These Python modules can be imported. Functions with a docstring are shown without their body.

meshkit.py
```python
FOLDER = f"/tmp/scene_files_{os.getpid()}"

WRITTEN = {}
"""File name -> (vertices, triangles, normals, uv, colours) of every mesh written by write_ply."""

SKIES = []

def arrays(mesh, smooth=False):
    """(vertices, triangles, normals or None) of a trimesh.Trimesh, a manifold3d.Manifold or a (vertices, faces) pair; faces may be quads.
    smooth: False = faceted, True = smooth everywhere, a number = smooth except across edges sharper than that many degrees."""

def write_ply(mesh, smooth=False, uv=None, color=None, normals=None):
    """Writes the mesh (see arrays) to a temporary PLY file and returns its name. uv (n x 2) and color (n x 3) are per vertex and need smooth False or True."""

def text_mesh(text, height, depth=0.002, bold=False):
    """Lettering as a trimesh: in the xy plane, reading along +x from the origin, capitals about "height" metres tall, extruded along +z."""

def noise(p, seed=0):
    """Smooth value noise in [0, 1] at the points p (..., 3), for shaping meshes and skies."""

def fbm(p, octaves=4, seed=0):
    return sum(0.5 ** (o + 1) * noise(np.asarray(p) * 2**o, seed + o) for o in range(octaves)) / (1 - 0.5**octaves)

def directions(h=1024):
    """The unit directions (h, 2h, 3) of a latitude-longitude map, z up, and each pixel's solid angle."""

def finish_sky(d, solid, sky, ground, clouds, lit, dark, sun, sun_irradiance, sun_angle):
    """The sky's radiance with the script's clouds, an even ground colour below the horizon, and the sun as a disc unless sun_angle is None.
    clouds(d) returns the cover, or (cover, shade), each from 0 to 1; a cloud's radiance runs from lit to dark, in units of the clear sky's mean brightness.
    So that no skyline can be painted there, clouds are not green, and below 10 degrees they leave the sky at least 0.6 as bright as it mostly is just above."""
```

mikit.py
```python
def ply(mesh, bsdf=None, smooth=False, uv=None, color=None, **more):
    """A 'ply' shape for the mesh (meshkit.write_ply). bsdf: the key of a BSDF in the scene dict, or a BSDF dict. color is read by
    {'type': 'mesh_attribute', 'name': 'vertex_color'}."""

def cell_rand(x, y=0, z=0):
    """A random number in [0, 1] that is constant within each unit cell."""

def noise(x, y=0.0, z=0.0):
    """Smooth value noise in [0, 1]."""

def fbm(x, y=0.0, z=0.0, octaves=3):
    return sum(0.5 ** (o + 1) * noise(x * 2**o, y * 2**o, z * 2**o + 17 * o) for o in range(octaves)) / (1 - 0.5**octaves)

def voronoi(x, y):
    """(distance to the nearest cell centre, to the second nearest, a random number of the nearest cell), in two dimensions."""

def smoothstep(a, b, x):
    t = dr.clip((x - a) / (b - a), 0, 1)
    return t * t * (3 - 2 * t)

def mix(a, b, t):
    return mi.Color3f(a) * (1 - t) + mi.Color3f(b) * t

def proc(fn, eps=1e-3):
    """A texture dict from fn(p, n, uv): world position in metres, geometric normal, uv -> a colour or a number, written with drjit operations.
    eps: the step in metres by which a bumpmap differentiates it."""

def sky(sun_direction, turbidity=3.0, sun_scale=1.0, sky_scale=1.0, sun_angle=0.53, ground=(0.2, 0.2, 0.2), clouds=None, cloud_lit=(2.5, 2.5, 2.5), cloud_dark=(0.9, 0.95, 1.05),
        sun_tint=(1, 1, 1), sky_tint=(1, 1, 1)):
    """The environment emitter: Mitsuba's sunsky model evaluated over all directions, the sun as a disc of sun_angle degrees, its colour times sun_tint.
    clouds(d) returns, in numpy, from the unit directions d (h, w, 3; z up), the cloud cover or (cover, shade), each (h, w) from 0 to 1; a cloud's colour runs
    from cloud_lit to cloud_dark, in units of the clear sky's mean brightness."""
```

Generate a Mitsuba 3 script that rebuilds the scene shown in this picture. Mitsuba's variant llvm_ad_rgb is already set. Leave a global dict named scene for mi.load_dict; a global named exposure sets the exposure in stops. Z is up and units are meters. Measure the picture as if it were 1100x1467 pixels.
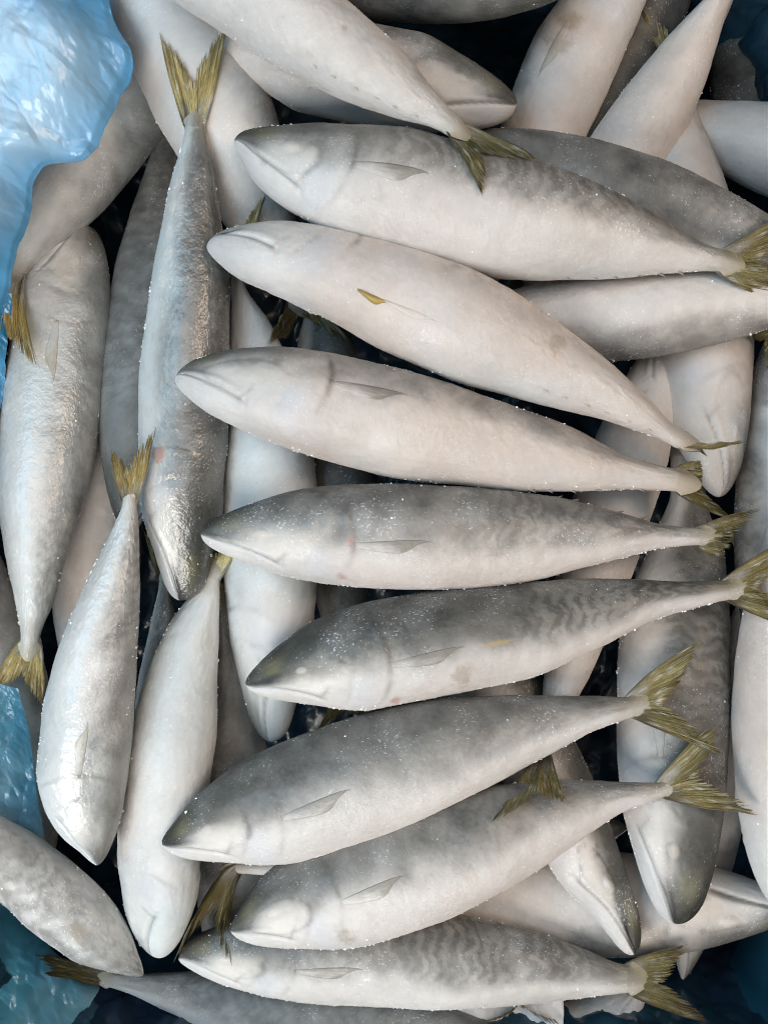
import math, numpy as np, trimesh, mitsuba as mi, mikit, meshkit
import drjit as dr
from scipy.interpolate import PchipInterpolator
from scipy.ndimage import map_coordinates, gaussian_filter, gaussian_filter1d
from scipy.spatial import cKDTree

T4 = mi.ScalarTransform4f
# ------------------------------------------------------------------ camera, lamps, exposure
D = 0.66                      # camera height above the top layer of fish (m)
VIEW_W = 0.46                 # width of the box seen at the top layer (m)
scene, labels = {}, {}
scene['camera'] = {'type': 'perspective', 'fov_axis': 'x', 'fov': math.degrees(2 * math.atan(VIEW_W / 2 / D)),
                   'to_world': T4().look_at(origin=[0, 0, D], target=[0, 0, 0], up=[0, 1, 0]), 'near_clip': 0.02, 'far_clip': 20}
exposure = 0.0


def lamp(key, pos, aim, w, h, rgb, label):
    scene[key] = {'type': 'rectangle', 'to_world': T4().look_at(origin=pos, target=aim, up=[0, 1, 0.01]) @ T4().scale([w / 2, h / 2, 1]),
                  'emitter': {'type': 'area', 'radiance': {'type': 'rgb', 'value': list(rgb)}}}
    labels[key] = {'label': label, 'category': 'lamp'}


lamp('ceiling_lamp', [-0.44, -0.74, .90], [-.02, 0, 0], 0.66, 0.66, (10.6, 10.2, 9.7), 'white ceiling lamp panel above the lower left of the fish box')
lamp('ceiling_lamp_001', [0.1, 0.3, 1.9], [0, 0, 0], 1.2, 1.2, (2.7, 2.4, 2.15), 'wide dim fill panel added above the fish box')  # overhead fill, added to soften the contrast of the main lamp
lamp('spot_panel', [1.0, 0.40, 1.25], [0, 0, 0], 0.42, 0.55, (13.0, 9.9, 7.5), 'small warm white lamp panel to the right of the fish box')
lamp('cool_fill_panel', [-1.0, 0.35, 1.5], [0, 0, 0], 1.1, 1.1, (1.5, 2.9, 4.0), 'bluish fill panel added to the left of the fish box')  # added bluish fill, cools the left side like bounce off the bag

K = VIEW_W / 1100.0


def at(px, py, z=0.0):
    """a point of the pile at height z, from its place in plan (photo pixels)"""
    k = K * (D - z) / D
    return np.stack([(np.asarray(px, float) - 550) * k, (733.5 - np.asarray(py, float)) * k, np.asarray(z, float) + 0 * np.asarray(px, float)], -1)


# ------------------------------------------------------------------ the fish: outlines in plan, heights, roll, markings
PT = [0, .012, .03, .06, .1, .15, .2, .3, .4, .5, .6, .7, .8, .9, .96, 1]
PH = [0, .13, .24, .38, .53, .68, .80, .94, 1, .985, .91, .77, .575, .345, .215, .165]
CANON = PchipInterpolator(np.sqrt(PT), PH)
F = {}


def f(key, S, T, d, roll, label, W=130, up=None, lo=None, zh=0.0, zt=0.0, tail=None, tz=(0, 0, 0), rag=.25, dark=.7, vb=-.1, chev=.6, pink=.5,
      pect=False, hi=False, bend=0.0, thick=1.0, mouth=1.0, frost=.35, spots=(), finlets=False, eye=.5, cool=0.0, gape=0.0, over='', wet=False, g=.25, gs=1.0, finshade=1.0, hs=1.12):
    F[key] = dict(locals())


f('A', (335, 203), (1032, 373), 'u', 14, 'plump grey-backed mackerel, topmost of the fan, with another fish\'s tail lying across its back', hi=True,
  up=[(345, 190), (400, 181), (480, 179), (600, 193), (700, 222), (780, 240), (860, 268), (940, 308), (1000, 342), (1032, 357)],
  lo=[(345, 225), (365, 260), (420, 303), (520, 348), (640, 385), (760, 400), (880, 396), (960, 388), (1032, 388)],
  tail=((1165, 272), (1120, 425), (1098, 372)), dark=0.65, vb=-0.08, chev=0.5, finlets=True, eye=1.0, spots=[(.075, .42, .006, 'mark')], frost=.35, g=0.235, gs=1.2, pect=True, hs=1.25)
f('B', (297, 350), (972, 630), 'u', 52, 'pale belly-up mackerel with a torn yellow fin stub on its belly', hi=True,
  up=[(310, 335), (345, 323), (410, 318), (500, 335), (640, 375), (720, 413), (800, 463), (860, 508), (930, 568), (972, 612)],
  lo=[(312, 375), (350, 403), (450, 447), (560, 507), (640, 541), (780, 578), (870, 602), (930, 622), (972, 645)],
  tail=((1068, 633), (1012, 657), (1000, 640)), tz=(.005, -.012, 0), dark=.12, vb=-.6, chev=.1, pink=.9, pect=False, eye=.3,
  spots=[(.70, .35, .007, 'brown'), (.80, .2, .004, 'brown'), (.5, -.5, .003, 'brown')], frost=.15, gape=1.0, finlets=True, g=0.26)
f('C', (250, 542), (968, 688), 'u', 24, 'pinkish mackerel with a closed snout, lying just below the pale belly-up one', hi=True,
  up=[(262, 524), (300, 508), (350, 500), (400, 501), (500, 517), (600, 540), (720, 577), (820, 612), (900, 650), (968, 672)],
  lo=[(262, 562), (300, 592), (370, 625), (460, 658), (560, 684), (700, 697), (800, 703), (900, 700), (968, 704)],
  tail=((1004, 660), (1048, 745), (1004, 702)), tz=(-.004, -.012, -.006), rag=.12, dark=.5, vb=-0.3, chev=.25, pink=.9, finlets=True, eye=.4, frost=.2, g=0.29, gs=1.2, pect=True, hs=1.2)
f('D', (288, 765), (1000, 768), 'u', -6, 'mackerel with a red-edged gill and a frayed tail in the middle of the fan', hi=True,
  up=[(300, 745), (325, 735), (360, 722), (460, 702), (560, 697), (700, 700), (800, 712), (900, 735), (960, 752), (1000, 756)],
  lo=[(300, 783), (350, 805), (450, 834), (560, 845), (660, 846), (760, 830), (900, 796), (960, 783), (1000, 781)],
  tail=((1092, 727), (1036, 799), (1052, 765)), tz=(.004, .004, .003), rag=.4, dark=0.65, vb=0.02, chev=0.45, pink=.6, spots=[(.302, -.05, .0042, 'red'), (.285, .75, .003, 'red')], finlets=True, eye=.6, over=['C', 'AE'], g=0.295, pect=True, hs=1.3)
f('E', (352, 980), (1040, 846), 'u', -8, 'dark-backed mackerel with clear zigzag stripes and a brown spot low on its side', hi=True,
  up=[(362, 960), (400, 925), (460, 890), (540, 865), (650, 845), (800, 830), (900, 828), (980, 832), (1040, 832)],
  lo=[(370, 995), (440, 1009), (540, 1016), (640, 996), (740, 975), (850, 930), (960, 880), (1040, 860)],
  tail=((1150, 762), (1145, 905), (1092, 842)), tz=(.004, .004, .002), dark=0.95, vb=0.1, chev=0.7, pink=.4, spots=[(.43, .55, .0065, 'brown'), (.292, .85, .0045, 'red'), (.52, .0, .0035, 'yellow')], eye=.8, g=0.285, gs=1.7, pect=True, hs=1.25)
f('F', (232, 1208), (903, 1014), 'u', -4, 'grey mackerel with ice on its tail root and a wide olive forked tail', hi=True,
  up=[(242, 1188), (280, 1145), (350, 1095), (440, 1055), (520, 1025), (600, 1005), (720, 997), (850, 998), (903, 1000)],
  lo=[(250, 1224), (320, 1235), (440, 1230), (540, 1200), (640, 1155), (760, 1095), (860, 1043), (903, 1028)],
  tail=((1006, 917), (1042, 1086), (950, 1010)), tz=(.006, .008, .002), rag=.12, dark=0.75, vb=0.14, chev=0.45, pink=.15, eye=.5, frost=.5, over=['AE'], pect=True)
f('G', (330, 1333), (946, 1130), 'u', -2, 'lowest fish of the fan, its olive tail split into long frayed rays', hi=True,
  up=[(340, 1308), (380, 1255), (460, 1205), (560, 1165), (660, 1138), (800, 1119), (900, 1122), (946, 1122)],
  lo=[(345, 1346), (430, 1357), (540, 1345), (620, 1320), (720, 1275), (820, 1212), (900, 1160), (946, 1143)],
  tail=((1030, 1030), (1085, 1168), (1002, 1112)), tz=(.012, .006, .006), rag=.35, dark=0.7, vb=0.0, chev=0.4, pink=.35, eye=.7, spots=[(.25, .55, .007, 'brown')], frost=.4, over=['AE'], pect=True)
f('H', (95, -225), (650, 180), 'u', 52, 'big pale mackerel coming down from the top edge, tail lying on another fish', hi=True,
  up=[(490, 0), (560, 60), (620, 130), (655, 165)], lo=[(255, 0), (330, 55), (400, 100), (480, 140), (560, 165), (640, 193)],
  tail=((690, 287), (772, 226), (690, 222)), tz=(.012, .006, .004), rag=.2, dark=.3, vb=-.6, chev=.1, pink=.2, finlets=True, frost=.15, spots=[(.72, .4, .004, 'brown')], over='A', finshade=0.8)
f('I', (740, 148), (90, 25), 'u', 12, 'mackerel head with a dark snout tip pointing right, under the big pale fish', W=140,
  up=[(540, 38), (600, 50), (660, 80), (710, 112), (733, 132)], lo=[(733, 164), (690, 182), (650, 184), (430, 160), (375, 133)], dark=0.75, vb=-.5, chev=.1, pink=.7, cool=.0, eye=.5, hs=1.3, g=0.3)
f('J', (168, -160), (425, 425), 'r', 35, 'broad pale mackerel on the upper left beneath the upright olive tail', W=172, tail=((391, 510), (505, 497), (430, 450)), tz=(.0, .0, 0), rag=.3,
  dark=.45, vb=-.3, chev=.15, pink=.35, spots=[(.28, .05, .012, 'brown')], over='RS', cool=0.35)
f('K', (258, 860), (278, 182), 'r', -18, 'upright mackerel with its tail spread at the top and its snout pointing down', hi=True,
  up=[(288, 845), (305, 790), (320, 720), (324, 600), (327, 420), (318, 340), (308, 275), (292, 182)],
  lo=[(240, 845), (222, 790), (207, 740), (200, 680), (196, 540), (214, 420), (228, 350), (243, 275), (265, 182)],
  tail=((230, 50), (328, 28), (276, 110)), tz=(.006, .008, .004), rag=.3, dark=0.85, vb=0.12, chev=.2, pink=.1, frost=.5, cool=1.0, spots=[(.31, .2, .0045, 'red')], eye=.4, over='J', wet=True, hs=1.4, g=0.31)
f('L', (182, 770), (248, 165), 'l', -40, 'dark bluish mackerel deep behind the upright one', W=125, dark=0.7, vb=0.3, chev=.3, pink=0, cool=.8)  # dark back turned up also paints the shade behind the upright fish
f('M', (118, 322), (42, 916), 'r', 2, 'large silvery mackerel at the left edge, head under another tail', hi=True,
  up=[(140, 335), (152, 370), (157, 430), (155, 490), (141, 620), (112, 740), (78, 850), (56, 916)],
  lo=[(90, 332), (55, 375), (28, 440), (5, 560), (-1, 700), (10, 800), (27, 880), (31, 916)],
  tail=((-18, 992), (60, 1012), (32, 968)), tz=(.0, .004, 0), rag=.3, dark=0.38, vb=-0.1, chev=.35, pink=.05, frost=.7, cool=0.9, wet=True, pect=True)
f('N', (421, -190), (24, 390), 'r', 10, 'mackerel coming out from under the blue film, yellow tail at the left edge',
  up=[(225, 200), (150, 290), (100, 340), (62, 375), (40, 392)], lo=[(55, 220), (28, 292), (14, 350), (7, 385)], W=150,
  finshade=1.45, tail=((-45, 478), (64, 534), (3, 472)), tz=(.03, .035, .025), rag=.3, dark=.45, vb=-0.25, chev=.3, pink=0.0, frost=.6, cool=1.0, over='M')
f('O', (138, 1240), (186, 720), 'r', 2, 'mackerel on the lower left with zigzag back and upright yellow tail', hi=True,
  up=[(158, 1215), (176, 1160), (190, 1080), (196, 1000), (199, 880), (199, 780), (195, 720)],
  lo=[(118, 1222), (90, 1195), (66, 1150), (55, 1090), (62, 1010), (86, 920), (130, 822), (165, 750), (176, 720)],
  tail=((158, 640), (223, 610), (182, 668)), tz=(.01, .012, .006), rag=.35, dark=0.4, vb=-0.15, chev=1.0, pink=.1, frost=.6, cool=0.8, wet=True, over='KL', pect=True)
f('P', (205, 1398), (-330, 1005), 'd', -35, 'mottled mackerel at the bottom left, round end pointing into the dark corner', hi=True,
  lo=[(198, 1372), (180, 1330), (130, 1265), (60, 1205), (0, 1170)], up=[(175, 1394), (140, 1384), (100, 1370), (50, 1335), (0, 1290)],
  dark=0.08, vb=0.45, chev=1.3, pink=0, frost=.5, cool=0.8, mouth=0, eye=0, pect=False, spots=[(.16, -.55, .010, 'brown')])
f('Q', (226, 1372), (302, 828), 'l', 42, 'smooth pale mackerel upright at the lower left, mouth at the bottom', hi=True,
  up=[(205, 1358), (185, 1325), (172, 1280), (167, 1180), (175, 1100), (200, 1000), (240, 900), (275, 850), (290, 828)],
  lo=[(246, 1362), (268, 1325), (281, 1280), (290, 1200), (307, 1080), (310, 960), (312, 880), (315, 828)],
  dark=.25, vb=-.5, chev=.1, pink=.15, cool=0.95, frost=.3)
f('R', (388, 1063), (337, 392), 'l', 40, 'upright pale mackerel head down under the fan, jaws at the bottom',
  up=[(366, 1045), (345, 990), (326, 900), (319, 800), (317, 700), (325, 600), (329, 480), (331, 392)],
  lo=[(408, 1052), (422, 1015), (440, 930), (453, 850), (455, 720), (446, 640), (420, 540), (388, 470), (346, 392)], dark=0.4, vb=-0.45, chev=.1, pink=.3, cool=0.8, hs=1.35, g=0.28)
f('S', (462, 400), (497, 985), 'r', -45, 'dark upright mackerel deep in the gaps behind the fan heads', W=118, tail=((452, 1052), (533, 1035), (494, 1020)), dark=.9, vb=.1, chev=.2, pink=.2, cool=0.5)  # dark back turned up paints the shade deep in the gaps
f('AI', (900, 1185), (343, 1243), 'u', -40, 'fish hidden between the two lowest of the fan, only its ragged tail hanging out', W=105, tail=((256, 1364), (336, 1378), (296, 1318)), tz=(.03, .025, .025), rag=.4, dark=.8, over=['AJ', 'Q'])
f('U', (1030, 712), (966, 90), 'r', 36, 'upright mackerel head with closed jaws at the right', W=138, hi=False,
  up=[(1050, 692), (1064, 655), (1074, 590), (1077, 500)], lo=[(1010, 700), (985, 662), (955, 600), (940, 520)], dark=.4, vb=-.55, chev=.1, pink=.8, hs=1.4, g=0.33)
f('V', (600, 480), (1232, 424), 'd', 22, 'mackerel lying belly up behind the fan, grey back along its lower edge', W=122, hi=True, dark=.5, vb=0.05, chev=.15, pink=.6, frost=.3)
f('W', (610, 203), (1205, 378), 'u', -25, 'striped mackerel half hidden behind the topmost fish of the fan', W=135, dark=0.65, vb=0.2, chev=0.8, pink=.4, frost=.3)
f('X', (892, -92), (662, 465), 'l', 25, 'mackerel sloping down from the top edge beside the dark snout', W=150, up=[(800, 0), (762, 60), (715, 190)], lo=[(925, 0), (900, 60), (840, 190)], dark=.4, vb=-.35, chev=.1, pink=.7, spots=[(.26, -.05, .008, 'brown'), (.33, .0, .009, 'brown')], pect=True)
f('Y', (745, 475), (1062, -50), 'r', 62, 'smooth belly-up mackerel tapering towards the top edge', W=114, dark=.2, vb=-.6, chev=0, pink=.7)
f('Z', (1480, 330), (880, 142), 'u', 62, 'smooth pale mackerel coming in from the upper right edge', W=142, dark=.2, vb=-.6, chev=0, pink=.6)
f('AA', (1000, -150), (740, 400), 'r', -50, 'mackerel at the top, shade put into its dark brown back', W=130, dark=.9, vb=.3, pink=.3)  # dark side turned up stands in for deeper shade
f('AB', (835, -25), (260, -45), 'd', -10, 'dark mottled mackerel lying along the top edge', W=124, dark=.75, vb=.2, chev=.3, pink=.3)
f('AD', (1108, 1297), (1152, 640), 'r', 50, 'smooth pinkish mackerel at the right edge', W=152, hi=False, dark=.2, vb=-.6, chev=0, pink=.9, pect=True)
f('AE', (968, 1324), (985, 655), 'r', -16, 'mackerel head down at the right with a milky eye and dark snout',
  up=[(990, 1314), (1009, 1284), (1023, 1230), (1034, 1150), (1040, 1050), (1042, 900), (1036, 800), (1010, 700)], lo=[(947, 1314), (929, 1284), (911, 1232), (892, 1150), (887, 1000), (897, 880), (930, 780), (960, 700)],
  hi=True, dark=0.9, vb=0.1, chev=0.45, pink=.5, eye=1.5, pect=True, hs=1.65, g=0.34)
f('AF', (908, 1368), (622, 800), 'r', 6, 'mackerel head with a bright white jaw and parted mouth at the lower right', W=140,
  up=[(918, 1345), (912, 1290), (893, 1225)], lo=[(890, 1362), (850, 1312), (800, 1262)], hi=True, dark=1.0, vb=-0.2, chev=.2, pink=.3, eye=1.3, gape=1.0, hs=1.8, g=0.36)
f('AG', (952, 470), (779, 1078), 'l', 45, 'pale slender mackerel slanting beneath the fan tails', W=112, tail=((698, 1172), (812, 1148), (770, 1138)), tz=(.05, .05, .05), rag=.2, dark=.25, vb=-.5, chev=0, pink=.7, finlets=True, over=['G', 'AF'])
f('AH', (1152, 1302), (425, 1278), 'd', 12, 'mackerel at the bottom right, milky eye, back turned down', W=142, dark=.7, vb=-.35, chev=.3, pink=.6, eye=1.6, hs=1.6, g=0.33)
f('AJ', (256, 1374), (897, 1402), 'u', -10, 'striped mackerel along the bottom with a dark ragged forked tail', hi=True,
  up=[(268, 1350), (310, 1330), (400, 1316), (520, 1308), (640, 1315), (760, 1334), (840, 1362), (897, 1384)],
  lo=[(270, 1386), (330, 1411), (450, 1431), (600, 1438), (750, 1436), (840, 1428), (897, 1421)],
  tail=((985, 1355), (1018, 1468), (952, 1408)), tz=(.0, .0, .004), rag=.35, dark=0.68, vb=0.15, chev=0.6, pink=.25, cool=.3, frost=.4, finshade=0.65, pect=True)
f('AK', (800, 1530), (162, 1405), 'u', -12, 'grey mackerel cut by the bottom edge with a thin dark tail', W=124, tail=((50, 1366), (58, 1394), (78, 1391)), rag=.3, dark=.6, vb=0.3, chev=.4, pink=0, cool=.7, finshade=0.4)
f('AL', (655, 830), (742, 1405), 'r', 0, 'fish hidden below, only its frayed tail showing at the bottom edge', W=110, tail=((690, 1472), (806, 1474), (742, 1442)), tz=(.085, .085, .075), rag=.4, dark=.7)
f('AM', (925, 1412), (560, 1720), 'u', 30, 'pale bluish mackerel cut off at the bottom edge under the dark tail', W=120, dark=.3, cool=.6, pink=0)
f('AN', (978, 1404), (1075, 830), 'r', 30, 'small pale snout in the dark gap at the lower right', W=90, dark=.4, pink=.2)
f('AO', (62, 1265), (-50, 700), 'r', 5, 'greenish grey mackerel seen under blue film at the left edge', W=118, dark=.5, vb=.0, pink=0, cool=.7)
f('AP', (122, 1015), (163, 480), 'r', 20, 'dim grey mackerel in the gap behind the silvery left one', W=122, dark=.3, pink=.5, cool=.2)
f('AQ', (218, 1290), (236, 835), 'r', -20, 'dark fish in the gap below the downward snout, olive tail up', W=90, tail=((203, 752), (262, 745), (233, 800)), rag=.3, dark=.9, vb=.4)
f('AR', (352, 1480), (322, 872), 'l', -42, 'dark ridged back of a mackerel standing in the gap left of the fan', W=112, dark=.7, vb=.4, chev=.2, pink=0, cool=0.6)
f('AT', (1420, 120), (1128, 452), 'u', 10, 'fish outside the right edge, only its dark tail reaching in', W=120, tail=((1064, 476), (1106, 556), (1092, 490)), rag=.1, dark=.6)
f('AC', (1082, 330), (1070, -130), 'l', -50, 'dark mackerel back added to darken the gap at the upper right edge', W=112, dark=.95, vb=.3)  # added dark fish, stands for the black of the corner gap
f('AV', (1130, 430), (1085, 1010), 'l', 20, 'brownish dim mackerel deep at the right edge', W=110, dark=.6, pink=.7)

ZFIT = {'A': (0.0, 0.0), 'B': (0.0, 0.0), 'C': (0.0, 0.0), 'D': (0.0, 0.0), 'E': (0.0, 0.0), 'F': (0.0, 0.0), 'G': (0.0, 0.0), 'H': (0.02, 0.02), 'I': (-0.038, -0.032), 'J': (-0.0236, -0.0659), 'K': (-0.03, -0.014), 'L': (-0.0585, -0.1145), 'M': (-0.0826, -0.0266), 'N': (-0.1527, -0.0567), 'O': (0.0, 0.0), 'P': (-0.02, -0.02), 'Q': (-0.0281, -0.0368), 'R': (-0.0509, -0.0449), 'S': (-0.0787, -0.0847), 'AI': (-0.0505, -0.0579), 'U': (-0.0531, -0.1091), 'V': (-0.0594, -0.0034), 'W': (-0.0639, -0.0233), 'X': (-0.0823, -0.11), 'Y': (-0.121, -0.065), 'Z': (-0.0715, -0.1275), 'AA': (-0.1346, -0.1406), 'AB': (-0.02, -0.0602), 'AD': (-0.02, -0.02), 'AE': (-0.0197, -0.0757), 'AF': (-0.0277, -0.066), 'AG': (-0.0778, -0.0218), 'AH': (-0.0587, -0.1016), 'AJ': (-0.0414, -0.0354), 'AK': (-0.0519, -0.0836), 'AL': (-0.1175, -0.1235), 'AM': (-0.0876, -0.0816), 'AN': (-0.1074, -0.0867), 'AO': (-0.07, -0.07), 'AP': (-0.1018, -0.1078), 'AQ': (-0.0795, -0.0735), 'AR': (-0.1054, -0.0609), 'AT': (-0.06, -0.06), 'AC': (-0.19, -0.19), 'AV': (-0.0781, -0.0721)}

for k_, (a_, b_) in ZFIT.items():
    F[k_]['zh'], F[k_]['zt'] = a_, b_


def plan(p):
    """axis frame in plan pixels, and the half widths on the dorsal and ventral side as functions of t"""
    S, T = np.array(p['S'], float), np.array(p['T'], float)
    L = np.linalg.norm(T - S)
    e = (T - S) / L
    n = np.array([e[1], -e[0]])
    want = {'u': (0, -1), 'd': (0, 1), 'l': (-1, 0), 'r': (1, 0)}[p['d']]
    if n @ want < 0:
        n = -n

    def side(pts, sgn):
        if not pts:
            return lambda t: p['W'] / 2 * CANON(np.sqrt(np.clip(t, 0, 1)))
        q = np.array(pts, float) - S
        t, w = q @ e / L, sgn * (q @ n)
        o = np.argsort(t)
        t, w = t[o], w[o]
        keep = np.concatenate([[True], np.diff(t) > 1e-3])
        t, w = t[keep], w[keep]
        pre = [x for x in PT if x < t[0] - .07]
        post = [x for x in PT if x > t[-1] + .07]
        t2 = np.concatenate([pre, t, post])
        w2 = np.concatenate([[CANON(math.sqrt(x)) / CANON(math.sqrt(t[0])) * w[0] for x in pre], w, [CANON(math.sqrt(x)) / CANON(math.sqrt(t[-1])) * w[-1] for x in post]])
        if t2[0] > 0:
            t2, w2 = np.concatenate([[0], t2]), np.concatenate([[0], w2])
        if t2[-1] < 1:
            t2, w2 = np.concatenate([t2, [1.0]]), np.concatenate([w2, [w2[-1]]])
        keep = t2 >= 0
        g = PchipInterpolator(np.sqrt(t2[keep]), w2[keep])
        return lambda t: g(np.sqrt(np.clip(t, 0, 1)))

    return S, T, L, e, n, side(p['up'], 1), side(p['lo'], -1)


RATIO = PchipInterpolator([0, .1, .25, .5, .8, 1], [.78, .80, .88, .94, .88, .65])
if 'PLAN_ONLY' in globals():
    raise SystemExit

# ------------------------------------------------------------------ materials
def skin_rough(p, n, uv):
    a = mikit.fbm(p.x * 90, p.y * 90, p.z * 90, octaves=2)
    b = mikit.noise(p.x * 900, p.y * 900, p.z * 900)
    return dr.clip(.34 + .34 * a + .10 * b, .2, .8)


def skin_bump(p, n, uv):
    a = mikit.noise(p.x * 420, p.y * 420, p.z * 420)
    b = mikit.noise(p.x * 1300, p.y * 1300, p.z * 1300)
    return a * .00022 + b * .00009


def wet_bump(p, n, uv):
    a = mikit.noise(p.x * 420, p.y * 420, p.z * 420)
    b = mikit.noise(p.x * 1100, p.y * 1100, p.z * 1100)
    return a * .0002 + b * .0002


def rime_weight(p, n, uv):
    sp = mikit.noise(p.x * 1250, p.y * 1250, p.z * 1250)
    m = mikit.fbm(p.x * 42, p.y * 42, p.z * 42, octaves=2)
    g = mikit.noise(p.x * 480 + 7, p.y * 480, p.z * 480)
    return dr.clip(.38 * mikit.smoothstep(.81, .97, sp + .5 * (m - .5)) + .10 * mikit.smoothstep(.45, .85, m) * (.5 + g), 0, .7)


VC = {'type': 'mesh_attribute', 'name': 'vertex_color'}
scene['rime'] = {'type': 'principled', 'base_color': {'type': 'rgb', 'value': [.74, .76, .77]}, 'roughness': .35, 'specular': .6}
scene['skin'] = {'type': 'blendbsdf', 'weight': mikit.proc(rime_weight), 'a': {
    'type': 'bumpmap', 'arbitrary': mikit.proc(skin_bump, eps=2e-4), 'scale': .9,
    'bsdf': {'type': 'principled', 'base_color': VC, 'roughness': mikit.proc(skin_rough), 'specular': .5, 'clearcoat': .15, 'clearcoat_gloss': .8}}, 'b': {'type': 'ref', 'id': 'rime'}}
scene['skin_wet'] = {'type': 'blendbsdf', 'weight': mikit.proc(rime_weight), 'a': {
    'type': 'bumpmap', 'arbitrary': mikit.proc(wet_bump, eps=2e-4), 'scale': 1.0,
    'bsdf': {'type': 'principled', 'base_color': VC, 'roughness': .32, 'specular': .85, 'clearcoat': .35, 'clearcoat_gloss': .88}}, 'b': {'type': 'ref', 'id': 'rime'}}
scene['fin'] = {'type': 'twosided', 'bsdf': {'type': 'principled', 'base_color': VC, 'roughness': .38, 'specular': .5}}
scene['ice'] = {'type': 'principled', 'base_color': {'type': 'rgb', 'value': [.82, .84, .86]}, 'roughness': .22, 'specular': .5}
scene['film_thin'] = {'type': 'blendbsdf', 'weight': .82, 'a': {'type': 'thindielectric', 'specular_transmittance': {'type': 'rgb', 'value': [.5, .8, .97]}},
                      'b': {'type': 'twosided', 'bsdf': {'type': 'principled', 'base_color': VC, 'roughness': .30, 'specular': .55, 'clearcoat': .3, 'clearcoat_gloss': .9}}}
scene['film'] = {'type': 'twosided', 'bsdf': {'type': 'principled', 'base_color': VC, 'roughness': .24, 'specular': .6, 'clearcoat': .4, 'clearcoat_gloss': .9}}


# ------------------------------------------------------------------ noise tiles (numpy), sampled on the fish's own surface
def tile(seed, slope, n=512, lo=2, hi=120):
    r = np.random.default_rng(seed)
    fx = np.fft.fftfreq(n, 1 / n)
    k = np.hypot(*np.meshgrid(fx, fx))
    amp = np.where((k >= lo) & (k <= hi), np.maximum(k, 1) ** -slope, 0)
    g = np.real(np.fft.ifft2(np.fft.fft2(r.normal(size=(n, n))) * amp))
    return g / g.std()


TILES = [tile(1, 1.6), tile(2, 1.2, hi=200), tile(3, 2.2), tile(4, .9, hi=240), tile(5, .5, lo=9, hi=26), tile(6, .4, lo=20, hi=130)]


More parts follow.
